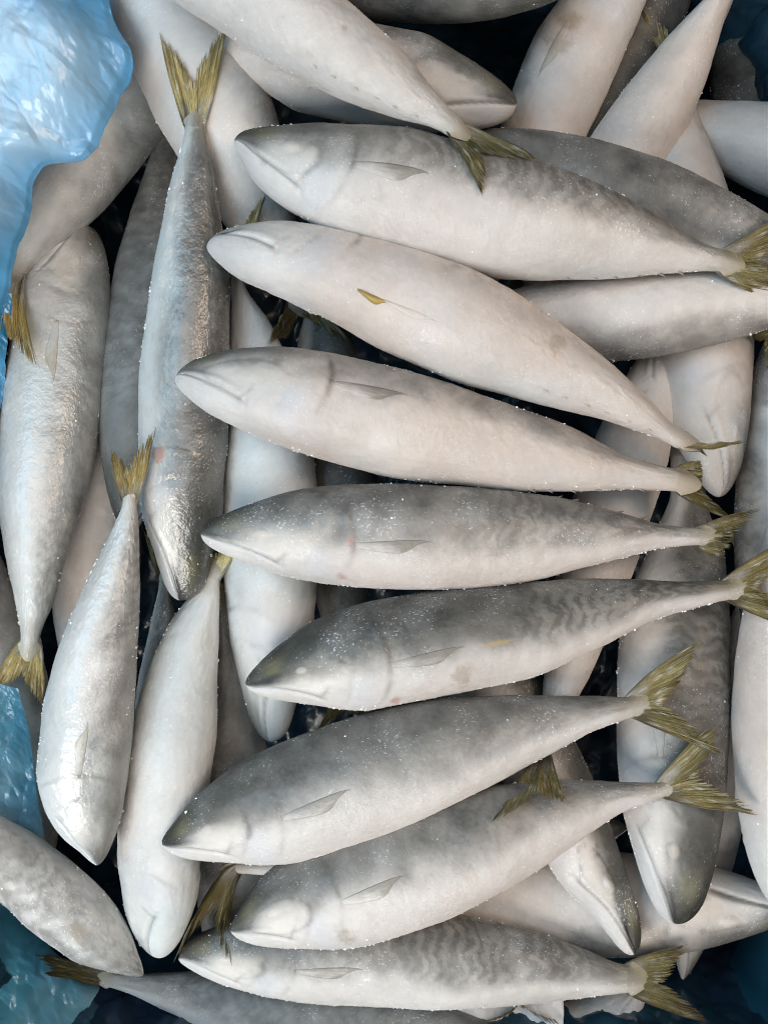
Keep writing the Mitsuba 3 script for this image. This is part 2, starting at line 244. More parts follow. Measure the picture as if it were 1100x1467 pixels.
def nz(k, x, y, period):
    """noise (unit variance) at surface coordinates in metres; period: the size of the tile in metres"""
    x, y = np.broadcast_arrays(np.asarray(x, float), np.asarray(y, float))
    return map_coordinates(TILES[k], np.stack([np.atleast_1d(x), np.atleast_1d(y)]) / period * 512, order=1, mode='grid-wrap').reshape(x.shape)


def sst(a, b, x):
    t = np.clip((x - a) / (b - a), 0, 1)
    return t * t * (3 - 2 * t)


def lerp(a, b, w):
    return a * (1 - w[..., None]) + np.asarray(b) * w[..., None]


def grid_faces(r, c, wrap=False):
    i, j = np.meshgrid(np.arange(r - 1), np.arange(c if wrap else c - 1), indexing='ij')
    j2 = (j + 1) % c
    q = np.stack([i * c + j, i * c + j2, (i + 1) * c + j2, (i + 1) * c + j], -1).reshape(-1, 4)
    return np.vstack([q[:, [0, 1, 2]], q[:, [0, 2, 3]]])


def outward(v, fc, centre_dir=None):
    return fc


def plan_of(P):
    k = K * (D - P[:, 2]) / D
    return np.stack([P[:, 0] / k + 550, 733.5 - P[:, 1] / k], -1)


class Fish:
    def __init__(self, key, p):
        self.key, self.p = key, p
        self.seed = sum(ord(c) * 31 ** i for i, c in enumerate(key)) % 9973
        S, T, L, e, n, qu, ql = plan(p)
        N = 430 if p['hi'] else 240
        t = np.concatenate([np.linspace(0, 1, int(N * .3)) ** 1.6 * .28, np.linspace(.28, 1, N - int(N * .3) + 1)[1:]])
        u, l = qu(t), ql(t)
        sm = 3 if p['hi'] else 2
        u, l = gaussian_filter1d(u, sm, mode='nearest'), gaussian_filter1d(l, sm, mode='nearest')
        u[0] = l[0] = 0
        for a in (u, l):
            a[1:6] = np.where(t[1:6] > 0, a[6] * np.sqrt(t[1:6] / t[6]), 0)
        h, c = (u + l) / 2, (u - l) / 2
        h = np.maximum(h, .15)
        z = p['zh'] + (p['zt'] - p['zh']) * t
        cp = S[None] + e[None] * (t * L)[:, None] + n[None] * (c + p['bend'] * 4 * t * (1 - t))[:, None]
        k = K * (D - z) / D
        self.C = at(cp[:, 0], cp[:, 1], z)
        Wd = np.array([n[0], -n[1], 0.0])
        ax = self.C[-1] - self.C[0]
        ax /= np.linalg.norm(ax)
        eye = np.array([0, 0, D]) - self.C[len(t) // 2]
        U = eye / np.linalg.norm(eye) * .6 + np.array([0, 0, .4])
        U -= ax * (U @ ax)
        U /= np.linalg.norm(U)
        Wd -= ax * (Wd @ ax)
        Wd -= U * (Wd @ U)
        Wd /= np.linalg.norm(Wd)
        ph = math.radians(p['roll'])
        self.Dv = math.cos(ph) * Wd - math.sin(ph) * U
        self.Lv = math.sin(ph) * Wd + math.cos(ph) * U
        self.ax, self.U = ax, U
        r = RATIO(t) * p['thick']
        hm = h * k
        self.a = hm / np.sqrt(math.cos(ph) ** 2 + (r * math.sin(ph)) ** 2)
        self.b = r * self.a
        self.t, self.L = t, L * K * (D - z.mean()) / D
        self.n2, self.e2, self.h, self.c2 = n, e, h, c
        self.th0 = math.pi / 2 + ph
        self.flip = np.cross(self.Dv, self.Lv) @ ax < 0

    def frame(self, t):
        g = lambda y: np.interp(t, self.t, y)
        return np.stack([g(self.C[:, i]) for i in range(3)], -1), g(self.a), g(self.b)

    def disp(self, t, th):
        """relief of the head and body, metres along the section's radius"""
        p = self.p
        v = -np.cos(th)
        s = np.sin(th)
        sc = self.L / .3
        d = 0
        t0_, t = t, t / p['hs']
        # mouth slit from the snout towards the jaw joint
        if p['mouth']:
            vm = .12 + t / .115 * .50
            on = sst(.135, .11, t) * sst(0, .006, t)
            d = d - .0015 * sc * p['mouth'] * np.exp(-((v - vm) / .055) ** 2) * on
            d = d + .0010 * sc * np.exp(-((v - vm + .17) / .11) ** 2) * on          # upper jaw bone swells above it
            d = d - .0006 * sc * np.exp(-((t - .128) / .004) ** 2) * sst(.42, .56, v) * sst(.85, .7, v)
            d = d - p['gape'] * .0025 * sc * np.exp(-((v - .0) / .20) ** 2) * np.exp(-((t - .028) / .018) ** 2)
        t = t0_
        # gill cover edge, cheek plate
        tg = p['g'] - .032 + .045 * (1 - (v - .05) ** 2) - .012 * v
        wv = sst(-.75, -.45, v) * sst(1.02, .8, v)
        x = t - tg
        gm = np.clip(.6 + .45 * nz(2, t * self.L + self.seed, th * .03, .25), .1, 1.2)
        d = d + p['gs'] * gm * wv * sc * (.0012 * np.exp(-np.clip(-x, 0, 1) / .03) * sst(.008, -.008, x) - .0005 * np.exp(-np.clip(x, 0, 1) / .02) * sst(-.008, .008, x))
        tp = p['g'] - .085 + .03 * (1 - (v - .1) ** 2) - .03 * v
        d = d - .0005 * sc * np.exp(-((t - tp) / .009) ** 2) * sst(-.5, -.2, v) * sst(.9, .5, v)
        # eye mound inside its icy lid
        re = np.hypot((t / p['hs'] - .098) / .036, (v + .13) / .30)
        d = d + sc * p['eye'] * (.0008 * np.exp(-(re * 2.4) ** 2) - .0001 * np.exp(-((re - .7) / .25) ** 2))
        # lateral keel and general unevenness
        off = self.seed * .013
        d = d + .0009 * nz(2, t * self.L + off, th * .03 + off, .5) * sst(.02, .2, t) * sst(1, .9, t)
        d = d + .00010 * nz(1, t * self.L + off, th * .03 - off, .16) * sst(.02, .1, t)
        return d * sst(0, .03, t)

    def pos(self, t, th, off=0.0):
        t, th = np.broadcast_arrays(np.asarray(t, float), np.asarray(th, float))
        C, a, b = self.frame(t)
        ct, st = np.cos(th), np.sin(th)
        # a little flatter on the flanks, narrower keel towards the back and belly of the head
        st2 = np.sign(st) * np.abs(st) ** .92
        d = self.disp(t, th) + off
        ra = a + d
        rb = b + d
        return C + (ra * ct)[..., None] * self.Dv + (rb * st2)[..., None] * self.Lv

    def colours(self, t, th):
        p = self.p
        v = -np.cos(th)
        x, y = t * self.L, th * .028
        o = self.seed * .0173
        n1, n2, n3 = nz(0, x + o, y + o, .22), nz(1, x - o, y + o, .10), nz(2, x + o, y - o, .35)
        n4 = nz(2, x * .7 - o, y * .7 - o, .5)
        fine = nz(3, x + o, y - o, .06)
        white = np.array([.655, .645, .63])
        belly = white * (1 - .06 * p['pink']) + np.zeros(v.shape + (3,))
        pk = p['pink'] * np.clip(.75 + .35 * n3, 0, 1) * sst(.12, .32, t)
        belly = lerp(belly, [.62, .535, .48], np.clip(pk, 0, 1))
        belly = lerp(belly, [.56, .62, .63], np.clip(p['cool'] * (.7 + .25 * n3), 0, 1))  # cool: bluish light and bag bounce painted into the belly colour
        belly = belly * (1 + .035 * n1 + .015 * n3)[..., None]
        # grey back
        hd = sst(.26, .2, t)
        vb = p['vb'] - .06 * hd + .16 * np.exp(-((t - .195) / .035) ** 2) + .06 * n3 + .05 * n1
        wd = sst(vb + .42, vb - .36, v) * np.clip(.35 + .65 * p['dark'], 0, 1)
        col = lerp(belly, (np.array([.084, .087, .083]) + p['pink'] * np.array([.022, .010, -.002])) * (1 + 1.0 * (1 - p['dark'])), wd * (.6 + .4 * p['dark']))
        top = sst(vb - .15, vb - .75, v)
        col = lerp(col, [.042, .045, .043], top * np.clip(p['dark'] * 1.15, 0, 1) * np.clip(.62 + .12 * n1 + .06 * n2, 0, 1))
        # zigzag / worm bars on the back
        if p['chev'] > 0:
            dy = (v - vb)
            zig = .020 * np.abs(((dy * 1.7 + .15 * n3) % 1) - .5) * 2
            ph = (t + zig + .0095 * n1 + .012 * n3 + .003 * n2) * 29
            bar = sst(.05, .8, np.sin(2 * np.pi * ph) * .5 + .5 + .2 * n2 + .15 * n1)
            zone = sst(vb + .12, vb - .12, v) * (sst(.24, .36, t) if p['chev'] <= 1 else 1) * sst(1.0, .9, t)
            amp = p['chev'] * np.clip(.55 + .45 * n4 + .25 * n3, .5 if p['chev'] > 1 else 0, 1.15)
            col = col * (1 - (.55 * (1 - bar) * zone * amp * .8))[..., None]
            col = lerp(col, [.42, .41, .38], np.clip(bar * zone * amp * .26, 0, 1))
        # fine worm lines and flecks over the back, and a grainy break-up of its edge
        wl = nz(4, x * .8 + o, y * 1.1 - o, .20)
        wm = np.exp(-(wl / .5) ** 2) * sst(vb + .2, vb - .15, v) * np.clip(.55 + .4 * n1, 0, 1)
        col = lerp(col, [.36, .355, .335], np.clip(wm * .11 * (.5 + p['chev']), 0, .3))
        fl = nz(5, x + o, y + o, .20)
        w5 = nz(4, x * .45 - o, y * .5 + o, .20)
        col = col * (1 - (.035 * np.clip(fl, -1.5, 2) + .13 * np.clip(w5, -1.6, 1.8)) * sst(vb + .3, vb - .1, v) - .006 * np.clip(fl, -2, 2))[..., None]
        # faint creases, scratches and bruises
        cr = np.exp(-(nz(2, x * .5 + 2 * o, y * 1.6 - o, .22) / .035) ** 2) * np.clip(n3 + .2, 0, 1)
        col = col * (1 - .10 * cr)[..., None]
        br = sst(1.0, 2.2, nz(2, x - 3 * o, y + 2 * o, .26) + .35 * n1) * sst(.2, .35, t)
        col = lerp(col, [.36, .325, .285], np.clip(br * .30, 0, .4))
        # pale ghost bars low on the flank
        gb = np.exp(-((v - vb - .3) / .14) ** 2) * sst(.45, .7, np.sin(2 * np.pi * (t * 21 + .3 * n3)) * .5 + .5) * sst(.45, .6, t) * sst(.95, .85, t)
        col = lerp(col, [.72, .70, .66], np.clip(gb * .42, 0, 1))
        # dark mottling
        col = col * (1 - .16 * np.clip(n1 - .3, 0, 2) * (1 - sst(-.1, .5, v)))[..., None]
        # head: dark crown and snout tip, white clouded cheek
        k_ = p['g'] / .25
        re = np.hypot((t - .125 * k_) / (.072 * k_), (v - .06) / .40)
        cheek = sst(1.4, .35, re + .10 * n1 + .06 * n3)
        col = lerp(col, np.array([.69, .665, .615]), cheek * (.35 + .35 * p['dark']))
        op = np.exp(-((t - .205 * k_) / (.03 * k_)) ** 2) * sst(.0, .3, v) * sst(1, .8, v)
        col = lerp(col, [.56, .585, .64], np.clip(op * .5, 0, 1))
        ring = np.exp(-((re - 1.02) / .10) ** 2) * sst(.7, .2, v) * np.clip(.5 + .6 * n1 + .4 * n2, 0, 1.3)
        col = col * (1 - .42 * ring * p['dark'])[..., None]
        cb = np.clip((p['dark'] - .6) * 1.1, 0, .3)
        crown = sst(-.22 + cb, -.62 + cb, v + .08 * n1 + .05 * n3) * sst(.27, .12, t)
        col = lerp(col, np.array([.036, .039, .032]), np.clip(crown * (.2 + .9 * p['dark']) * (.85 + .1 * n1), 0, 1))
        tip = sst(.092, .026, t / p['hs'] + .006 * n1) * sst(.34, .02, v)
        col = lerp(col, [.022, .023, .021], np.clip(tip * (.25 + .85 * p['dark']), 0, 1))
        olive = np.exp(-((t / p['hs'] - .05) / .022) ** 2) * sst(-.1, -.35, v) * sst(-.95, -.6, v)
        col = lerp(col, [.24, .23, .12], np.clip(olive * .5 * p['dark'], 0, 1))
        # plate edges on the cheek, dark flecks on the crown
        tp = p['g'] - .085 + .03 * (1 - (v - .1) ** 2) - .03 * v
        col = col * (1 - .15 * np.exp(-((t - tp) / .006) ** 2) * sst(-.5, -.2, v) * sst(.9, .5, v) * np.clip(.6 + .5 * n1, 0, 1))[..., None]
        jl = t / p['hs'] - (.118 + .25 * np.clip(.62 - v, 0, .5) * .25)
        col = col * (1 - .22 * np.exp(-(jl / .0045) ** 2) * sst(.72, .6, v) * sst(.22, .40, v) * (p['mouth'] > 0))[..., None]
        fk = sst(.7, 1.7, nz(4, x * .9 + o, y * .9 + o, .2) + .4 * n1) * sst(.05, -.35, v) * sst(p['g'], p['g'] - .06, t)
        col = lerp(col, [.07, .072, .055], np.clip(fk * .5 * p['dark'], 0, 1))
        # eye ring, clouded pupil
        er = np.hypot((t / p['hs'] - .098) / .036, (v + .13) / .30)
        col = col * (1 - .08 * np.clip(p['eye'], 0, 1.4) * np.exp(-((er - .65) / .28) ** 2) * sst(.5, .2, np.abs(v + .2)))[..., None]
        # slits
        if p['mouth']:
            tq = t / p['hs']
            vm = .12 + tq / .115 * .50
            on = sst(.135, .11, tq) * sst(0, .004, tq)
            col = lerp(col, [.10, .09, .085], .55 * np.exp(-((v - vm) / .03) ** 2) * on)
            col = lerp(col, [.03, .028, .026], np.clip(p['gape'] * 1.2 * np.exp(-((v - .0) / .15) ** 2) * np.exp(-((tq - .026) / .014) ** 2), 0, 1))
        tg = p['g'] - .032 + .045 * (1 - (v - .05) ** 2) - .012 * v
        wv = sst(-.75, -.45, v) * sst(.35, .0, v)
        col = lerp(col, [.12, .115, .10], np.clip(.55 * np.exp(-((t - tg - .004) / .006) ** 2) * wv * p['gs'] * (.45 + .5 * n1 + .4 * n3), 0, .75))
        col = col * (1 - .17 * p['gs'] * np.exp(-((t - tg - .004) / .008) ** 2) * sst(.9, .5, v) * np.clip(.6 + .5 * n1, 0, 1))[..., None]
        # faint lateral line
        vl = -.13 + .05 * np.sin(t * 9)
        col = col * (1 - .10 * np.exp(-((v - vl) / .018) ** 2) * sst(.28, .34, t) * (.6 + .5 * n1).clip(0, 1))[..., None]
        for st_, sv, sr, kind in p['spots']:
            ky = .35 if kind == 'yellow' else 1.0
            dd = np.hypot((t - st_) * self.L * ky, (v - sv) * .026 * 1.1 / ky)
            w = sst(sr * 1.05, sr * .3, dd + sr * .22 * n2 + sr * .18 * n1)
            col = lerp(col, {'brown': [.30, .24, .16], 'red': [.42, .13, .08], 'yellow': [.5, .38, .1], 'mark': [.25, .23, .2]}[kind], w * .5)
        rt_ = sst(.945, 1.0, t + .01 * n1)
        col = lerp(col, [.27, .24, .16], np.clip(rt_ * .4, 0, 1))
        # frost veil: whitish, patchy
        fr = np.clip(p['frost'] * (.06 + .16 * n3 + .14 * n1 + .07 * n2 + .05 * fine), 0, .5)
        col = lerp(col, [.66, .66, .65], fr * (1 - .5 * top) * (1 - .8 * tip))
        col = col * (1 + .015 * fine)[..., None]
        return np.clip(col * .82, .012, .70)

    def body(self):
        p = self.p
        dense = 104 if p['hi'] else 60
        sparse = 22 if p['hi'] else 14
        th = np.concatenate([self.th0 + np.linspace(-1.9, 1.9, dense), self.th0 + np.linspace(1.9, 2 * np.pi - 1.9, sparse + 2)[1:-1]])
        t = self.t
        tt, hh = np.meshgrid(t, th, indexing='ij')
        V = self.pos(tt, hh)
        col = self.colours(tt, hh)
        uv = np.stack([tt * self.L, (hh - th[0]) * .03], -1)
        # the tail root: a flat wedge that runs into the tail fin
        m = len(th)
        extra = []
        for i, (s, g) in enumerate(((.010, .7), (.022, .36), (.034, .06))):
            C = self.C[-1] + self.ax * (s * self.L * 1.5 * (1 - .75 * np.cos(th) ** 2))[:, None]
            extra.append(C + (self.a[-1] * (1.0 + .15 * i) * np.cos(th))[:, None] * self.Dv + (self.b[-1] * g * np.sin(th))[:, None] * self.Lv)
        V = np.concatenate([V, np.array(extra)])
        self.V = V.reshape(-1, 3)
        col = np.concatenate([col, np.stack([lerp(col[-1], [.25, .215, .12], np.full(m, q)) for q in (.15, .4, .7)])])
        uv = np.concatenate([uv, np.repeat(uv[-1:], 3, 0) + np.array([.004, .008, .012])[:, None, None] * [1, 0]])
        fc = grid_faces(len(V), m, True)
        if self.flip:
            fc = fc[:, ::-1]
        return (V.reshape(-1, 3), fc), col.reshape(-1, 3), uv.reshape(-1, 2)

    def grains(self, rng, n):
        t = rng.uniform(.02, .97, n)
        th = self.th0 + np.where(rng.random(n) < .16, rng.uniform(-1.45, 1.45, n), np.where(rng.random(n) < .5, -1, 1) * rng.normal(1.42, .10, n))
        w = nz(0, t * self.L + self.seed, th * .03, .2)
        keep = w > .45
        t, th = t[keep], th[keep]
        P = self.pos(t, th)
        C, _, _ = self.frame(t)
        o = P - C
        return P, o / np.linalg.norm(o, axis=1, keepdims=True)


def solid_sheet(front, offset, col):
    """a thin closed sheet from a grid of points and the vectors to its back"""
    r, c = front.shape[:2]
    back = front + offset
    V = np.concatenate([front.reshape(-1, 3), back.reshape(-1, 3)])
    f1 = grid_faces(r, c)
    m = r * c
    ring = np.concatenate([np.arange(c), np.arange(1, r) * c + c - 1, (r - 1) * c + np.arange(c - 2, -1, -1), np.arange(r - 2, 0, -1) * c])
    nx = np.roll(ring, -1)
    side = np.concatenate([np.stack([ring, nx, nx + m], 1), np.stack([ring, nx + m, ring + m], 1)])
    return (V, np.concatenate([f1, f1[:, ::-1] + m, side[:, ::-1]])), np.concatenate([col.reshape(-1, 3)] * 2)


def tail_fin(fi):
    p, rng = fi.p, np.random.default_rng(fi.seed + 5)
    zt = p['zt']
    c = fi.C[-1]
    root = c - fi.ax * (.008 * fi.L)
    hp = fi.a[-1] * .95
    if p['tail'] is None:
        L = fi.L
        tips = [c + fi.ax * L * .15 + fi.Dv * L * .10, c + fi.ax * L * .15 - fi.Dv * L * .10, c + fi.ax * L * .062]
    else:
        tips = [at(q[0], q[1], zt + dz) for q, dz in zip(p['tail'], p['tz'])]
    t1, t2, fk = tips
    n = 42
    cols = 8 * n + 1
    w = np.linspace(-1, 1, cols)
    # t1 sits on the side nearer the dorsal vector if that is how it was given
    side = 1 if (t1 - t2) @ fi.Dv > 0 else -1
    base = root + (-w * hp * side)[:, None] * fi.Dv
    aw = np.abs(w)
    tip = np.where((w < 0)[:, None], t1, t2)
    m = aw ** .9
    end = fk + (tip - fk) * m[:, None]
    # inner edge bows outward so that the lobes are blades
    mid_axis = fi.ax * np.linalg.norm(fk - root)
    end = end + (fi.ax * .17 * np.linalg.norm(t1 - t2))[None] * (aw * (1 - aw))[:, None]
    rows = 17
    s = np.linspace(0, 1, rows)
    k = np.arange(cols) % 4
    ray_id = np.arange(cols) // 4
    rl = 1 - p['rag'] * rng.random(2 * n + 2) ** 2.2 * .6
    rl = rl[ray_id]
    nxt = np.minimum(ray_id + 1, 2 * n + 1)
    deep = 1 - (.03 + p['rag'] * .30 * rng.random(2 * n + 2) ** 1.5)
    split = rng.random(2 * n + 2) < p['rag'] * .25
    deep = np.where(split, deep * rng.uniform(.45, .8, 2 * n + 2), deep)
    ln = np.where(k == 0, rl, np.where(k == 2, rl * deep[ray_id], rl * (.45 + .55 * deep[ray_id])))
    ln[0] = ln[-1] = 1
    ctrl = base + fi.ax * (.22 * np.linalg.norm(end - base, axis=1))[:, None] + (end - base) * .14
    # outer edges bow outwards a little
    out = fi.Dv * side
    ctrl = ctrl + out[None] * (-w * aw * .16 * np.linalg.norm(t1 - t2))[:, None]
    S = s[:, None] * ln[None]
    P = ((1 - S) ** 2)[..., None] * base + (2 * S * (1 - S))[..., None] * ctrl + (S ** 2)[..., None] * end
    # ray relief and slight waviness
    nrm = np.cross(fi.ax, t1 - t2)
    nrm /= np.linalg.norm(nrm) + 1e-9
    if nrm @ fi.U < 0:
        nrm = -nrm
    ray = np.where(k == 0, 1.0, np.where(k == 2, -.6, .1)) * .00028
    wave = .0011 * nz(2, S * .1 + fi.seed * .1, (w * .05 + fi.seed)[None], .12)
    jit = rng.normal(0, .0007, cols // 4 + 1)[ray_id][None] * S ** 2
    rise = P + (ray[None] * sst(0, .2, S) + wave * S + jit)[..., None] * nrm
    # where the fin lies on other fish it drapes over them
    if p['over']:
        lift = np.zeros(S.shape)
        pp = plan_of(rise.reshape(-1, 3))
        for o in p['over']:
            ob = FISH[o]
            if not hasattr(ob, 'kd'):
                ob.kd = cKDTree(plan_of(ob.V))
            dd, ii = ob.kd.query(pp, k=12, distance_upper_bound=7)
            top = np.where(np.isfinite(dd), ob.V[np.minimum(ii, len(ob.V) - 1), 2], -9).max(1)
            need = np.where(top > -5, top + .002 - rise.reshape(-1, 3)[:, 2], 0).reshape(S.shape)
            lift = np.maximum(lift, need)
        lift = np.maximum(lift, 0)
        lift = np.maximum(gaussian_filter(np.maximum.accumulate(lift, 0), (1.2, 6)), lift)
        rise = rise + lift[..., None] * np.array([0, 0, 1.0])
    thick = (.0011 * (1 - S) + .00035)[..., None] * -nrm
    # olive yellow, greyer at the root, dark and pale rays
    tone = rng.normal(0, 1, cols // 4 + 1)[ray_id][None] * np.ones_like(S)
    lf = nz(2, S * .08 + fi.seed, (w * .06)[None] + fi.seed, .1)
    gold = .4 + .9 * p['cool']
    c1, c2 = np.array([.27, .23, .10]) * (.7 + .75 * gold), np.array([.135, .108, .046]) * (.7 + .6 * gold)
    c0 = fi.colours(np.full(cols, .985), np.arccos(np.clip(w * side, -1, 1)))[None] * np.ones_like(S)[..., None]
    col = lerp(c0, c1, sst(.10, .5, S + .08 * lf + .04 * tone))
    col = lerp(col, c2, np.clip(sst(.45, 1.1, S) * .75 + .16 * lf, 0, 1))
    col = lerp(col, c2 * .7, np.clip(np.where(k == 2, .22, np.where(k == 0, 0, .1))[None] * sst(.1, .4, S), 0, 1))
    edge = sst(.86, 1.0, aw)[None] * np.ones_like(S)
    col = lerp(col, c2 * .8, edge * .6)
    col = lerp(col, [.55, .47, .24], np.clip((tone - .9) * .3, 0, .35) * sst(.2, .5, S))
    fr = np.clip(nz(1, S * .06 + fi.seed, (w * .05)[None] - fi.seed, .05) - .9, 0, 1) * .6
    col = lerp(col, [.66, .66, .62], np.clip(fr, 0, .7))
    g = p.get('finshade', 1.0)
    return solid_sheet(rise, thick, np.clip(col * (1 + .05 * tone)[..., None] * g, .01, .8))


def leaf_fin(fi, t0, v0, length, width, th_sign=1.0, slant=.06, dark=(.20, .185, .15), seed=0, tipdark=1.0, lift=.0004):
    """a fin folded flat against the flank: narrow root, fan of fine rays, dark trailing tip"""
    r, c = 30, 21
    s = np.linspace(0, 1, r)[:, None]
    w = np.linspace(-1, 1, c)[None]
    wid = width * (.22 + .78 * s ** .8) * (1 - s ** 4) ** .6
    t = t0 + length * s * (1 - .22 * (w * .5 + .5) * s)
    v = v0 - slant * s + wid * (w * .62 + .38)
    th = np.arccos(np.clip(-v, -1, 1))
    bump = lift * np.sin(np.pi * np.clip(s, 0, 1) ** .6) * (1 - w ** 2 * .9) + .00012
    ridge = .00009 * np.cos(w * np.pi * 8)
    P = fi.pos(t, th, bump + ridge)
    B = fi.pos(t, th, -.0008 + 0 * bump)
    o = fi.seed * .1 + seed
    n1 = nz(0, s * .03 + o, w * .02 + o, .06)
    skin = fi.colours(t, th)
    base = skin * .9 + .1 * np.array([.46, .44, .40])
    k = np.clip(sst(.2, .85, s + .10 * n1 - .3 * w * (1 - s)) * tipdark + .07 * np.cos(w * np.pi * 8) * sst(.1, .5, s), 0, 1) * np.ones_like(w)
    col = lerp(base, dark, k * .68)
    col = lerp(col, np.array(dark) * .8, np.broadcast_to(sst(-.8, -1.0, w) * .35 * sst(1.0, .6, s), k.shape))
    return solid_sheet(P, B - P, np.clip(col, .01, .8))


def finlet_row(fi):
    """the small triangular finlets along the back and belly near the tail"""
    rng = np.random.default_rng(fi.seed + 9)
    V, Fc, cols = [], [], []
    for sgn in (0.0, math.pi):
        for i in range(6):
            t0 = .70 + .043 * i + rng.normal(0, .004)
            ln, ht = .022 + .006 * rng.random(), (.0014 + .0014 * rng.random()) * fi.L / .3
            d = fi.Dv * (1 if sgn == 0 else -1)
            A, B, M = fi.pos(t0, sgn, -.001), fi.pos(t0 + ln * .6, sgn, -.001), fi.pos(t0 + ln * .3, sgn, -.001)
            tip = fi.pos(t0 + ln, sgn) + d * ht
            wv = fi.Lv * .0008
            o = len(V) and sum(len(x) for x in V)
            V.append(np.array([A, tip, B, M + wv, M - wv]))
            Fc.append(np.array([[0, 3, 1], [3, 2, 1], [0, 1, 4], [4, 1, 2], [0, 4, 3], [3, 4, 2]]) + o)
            cols.append(np.tile(np.array([.42, .38, .31]) if fi.p['dark'] < .5 else np.array([.2, .18, .14]), (5, 1)))
    return (np.concatenate(V), np.concatenate(Fc)), np.concatenate(cols)


def eye_patch(fi):
    r, c = 14, 28
    s = np.linspace(0, 1, r)[:, None]
    a = np.linspace(0, 2 * np.pi, c)[None]
    er = .0165 + .006 * (fi.p['eye'] >= 1)
    t = .098 * fi.p['hs'] + er * s * np.cos(a)
    v = -.13 + er * 8.2 * s * np.sin(a)
    th = np.arccos(np.clip(-v, -1, 1))
    P = fi.pos(t, th, .0007 * np.clip(1 - s ** 2, 0, 1) ** 1.5 * min(1.3, fi.p['eye']) - .0001 * s ** 6 + .00008 + 0 * a)
    col = lerp(fi.colours(t, th), [.50, .47, .43], np.broadcast_to(sst(1, .35, s) * .6, (r, c)))
    V, fc = P.reshape(-1, 3), grid_faces(r, c)
    g = np.cross(V[fc[:, 1]] - V[fc[:, 0]], V[fc[:, 2]] - V[fc[:, 0]]).sum(0)
    if g @ fi.Lv < 0:
        fc = fc[:, ::-1]
    return (V, fc), np.clip(col.reshape(-1, 3), 0, 1)


# ------------------------------------------------------------------ build every fish
GROUP = 'frozen mackerel heaped in the blue-lined box'
FISH = {}
name_of = {}
for i, (key, p) in enumerate(F.items()):
    nm = 'mackerel' if i == 0 else f'mackerel_{i:03d}'
    fi = FISH[key] = Fish(key, p)
    name_of[key] = nm
    labels[nm] = {'label': p['label'], 'category': 'fish', 'group': GROUP}
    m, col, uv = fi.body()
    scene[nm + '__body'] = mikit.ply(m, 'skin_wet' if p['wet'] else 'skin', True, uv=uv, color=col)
for key, fi in FISH.items():
    p, nm = F[key], name_of[key]
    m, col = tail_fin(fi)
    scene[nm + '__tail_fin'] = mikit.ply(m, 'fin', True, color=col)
    if p['eye'] >= .5 and abs(p['roll']) < 45:
        m, col = eye_patch(fi)
        scene[nm + '__eye'] = mikit.ply(m, 'skin', True, color=col, uv=np.asarray(m[0])[:, :2])
    if p['pect']:
        m, col = leaf_fin(fi, p['g'] + .016, .02 if p['roll'] < 20 else -.1, .135 + .02 * math.sin(i * 2.3), .35 + .06 * math.sin(i * 4.1), dark=(.15, .14, .115) if p['dark'] > .45 else (.33, .31, .25))
        scene[nm + '__pectoral_fin'] = mikit.ply(m, 'fin', True, color=col)
    if p['finlets']:
        m, col = finlet_row(fi)
        scene[nm + '__finlet_row'] = mikit.ply(m, 'fin', False, color=col)
        labels[nm + '__finlet_row'] = {'kind': 'stuff'}
# the torn yellow stub and the folded belly fin of the belly-up fish
b = FISH['B']
m, col = leaf_fin(b, .315, .87, .065, .075, slant=-.02, dark=(.34, .26, .05), seed=3, tipdark=.5, lift=.0022)
scene[name_of['B'] + '__pelvic_fin'] = mikit.ply(m, 'fin', True, color=np.clip(np.array(col) * [.75, .62, .22], .01, 1))
labels[name_of['B'] + '__pelvic_fin'] = {'label': 'torn yellow stub of the belly fin'}
m, col = leaf_fin(b, .365, .87, .11, .07, slant=-.01, dark=(.5, .45, .4), seed=4, tipdark=.6)
scene[name_of['B'] + '__pelvic_fin_001'] = mikit.ply(m, 'fin', True, color=col)

# ------------------------------------------------------------------ the blue plastic bag that lines the box
labels['blue_bag'] = {'label': 'crumpled translucent blue plastic bag lining the box, folded over at the upper left', 'category': 'bag'}


def crumple(x, y, seed, sizes=((.30, .006), (.13, .0026), (.05, .0009)), skew=.5):
    """folded-film relief: long sharp creases"""
    h = 0
    xr, yr = x + skew * y, (y - skew * x) * .55
    for i, (s, amp) in enumerate(sizes):
        o = seed * .317 + i * .71
        wx, wy = .006 * nz(2, x + o, y, .4), .006 * nz(2, x, y + o, .4)
        a = nz(2, xr + wx + o, yr + wy - o, s)
        h = h + amp * (np.abs(a) - .8 + .35 * nz(2, xr - o, yr + wx, s * .8))
    return h


def creases(x, y, seed, n=44, amp=.0015):
    """a few straight sharp folds across the film"""
    r = np.random.default_rng(seed)
    h = 0
    cx, cy = x.min() + np.ptp(x) * r.random(n), y.min() + np.ptp(y) * r.random(n)
    an, ln = r.normal(2.1, .7, n), r.uniform(.012, .05, n)
    for i in range(n):
        u = (x - cx[i]) * math.cos(an[i]) + (y - cy[i]) * math.sin(an[i])
        w = -(x - cx[i]) * math.sin(an[i]) + (y - cy[i]) * math.cos(an[i])
        h = h + r.choice([-1, 1]) * amp * r.uniform(.4, 1) * np.exp(-np.abs(w) / .0022) * np.exp(-(u / ln[i]) ** 4)
    return h


def film_col(x, y, seed, base, pale, amount):
    w = np.clip(.5 + .32 * nz(2, x + seed, y - seed, .5) + .16 * nz(2, x - seed, y * .6, .2), 0, 1) * amount
    return np.clip(lerp(np.broadcast_to(base, w.shape + (3,)), pale, w), .01, .85)


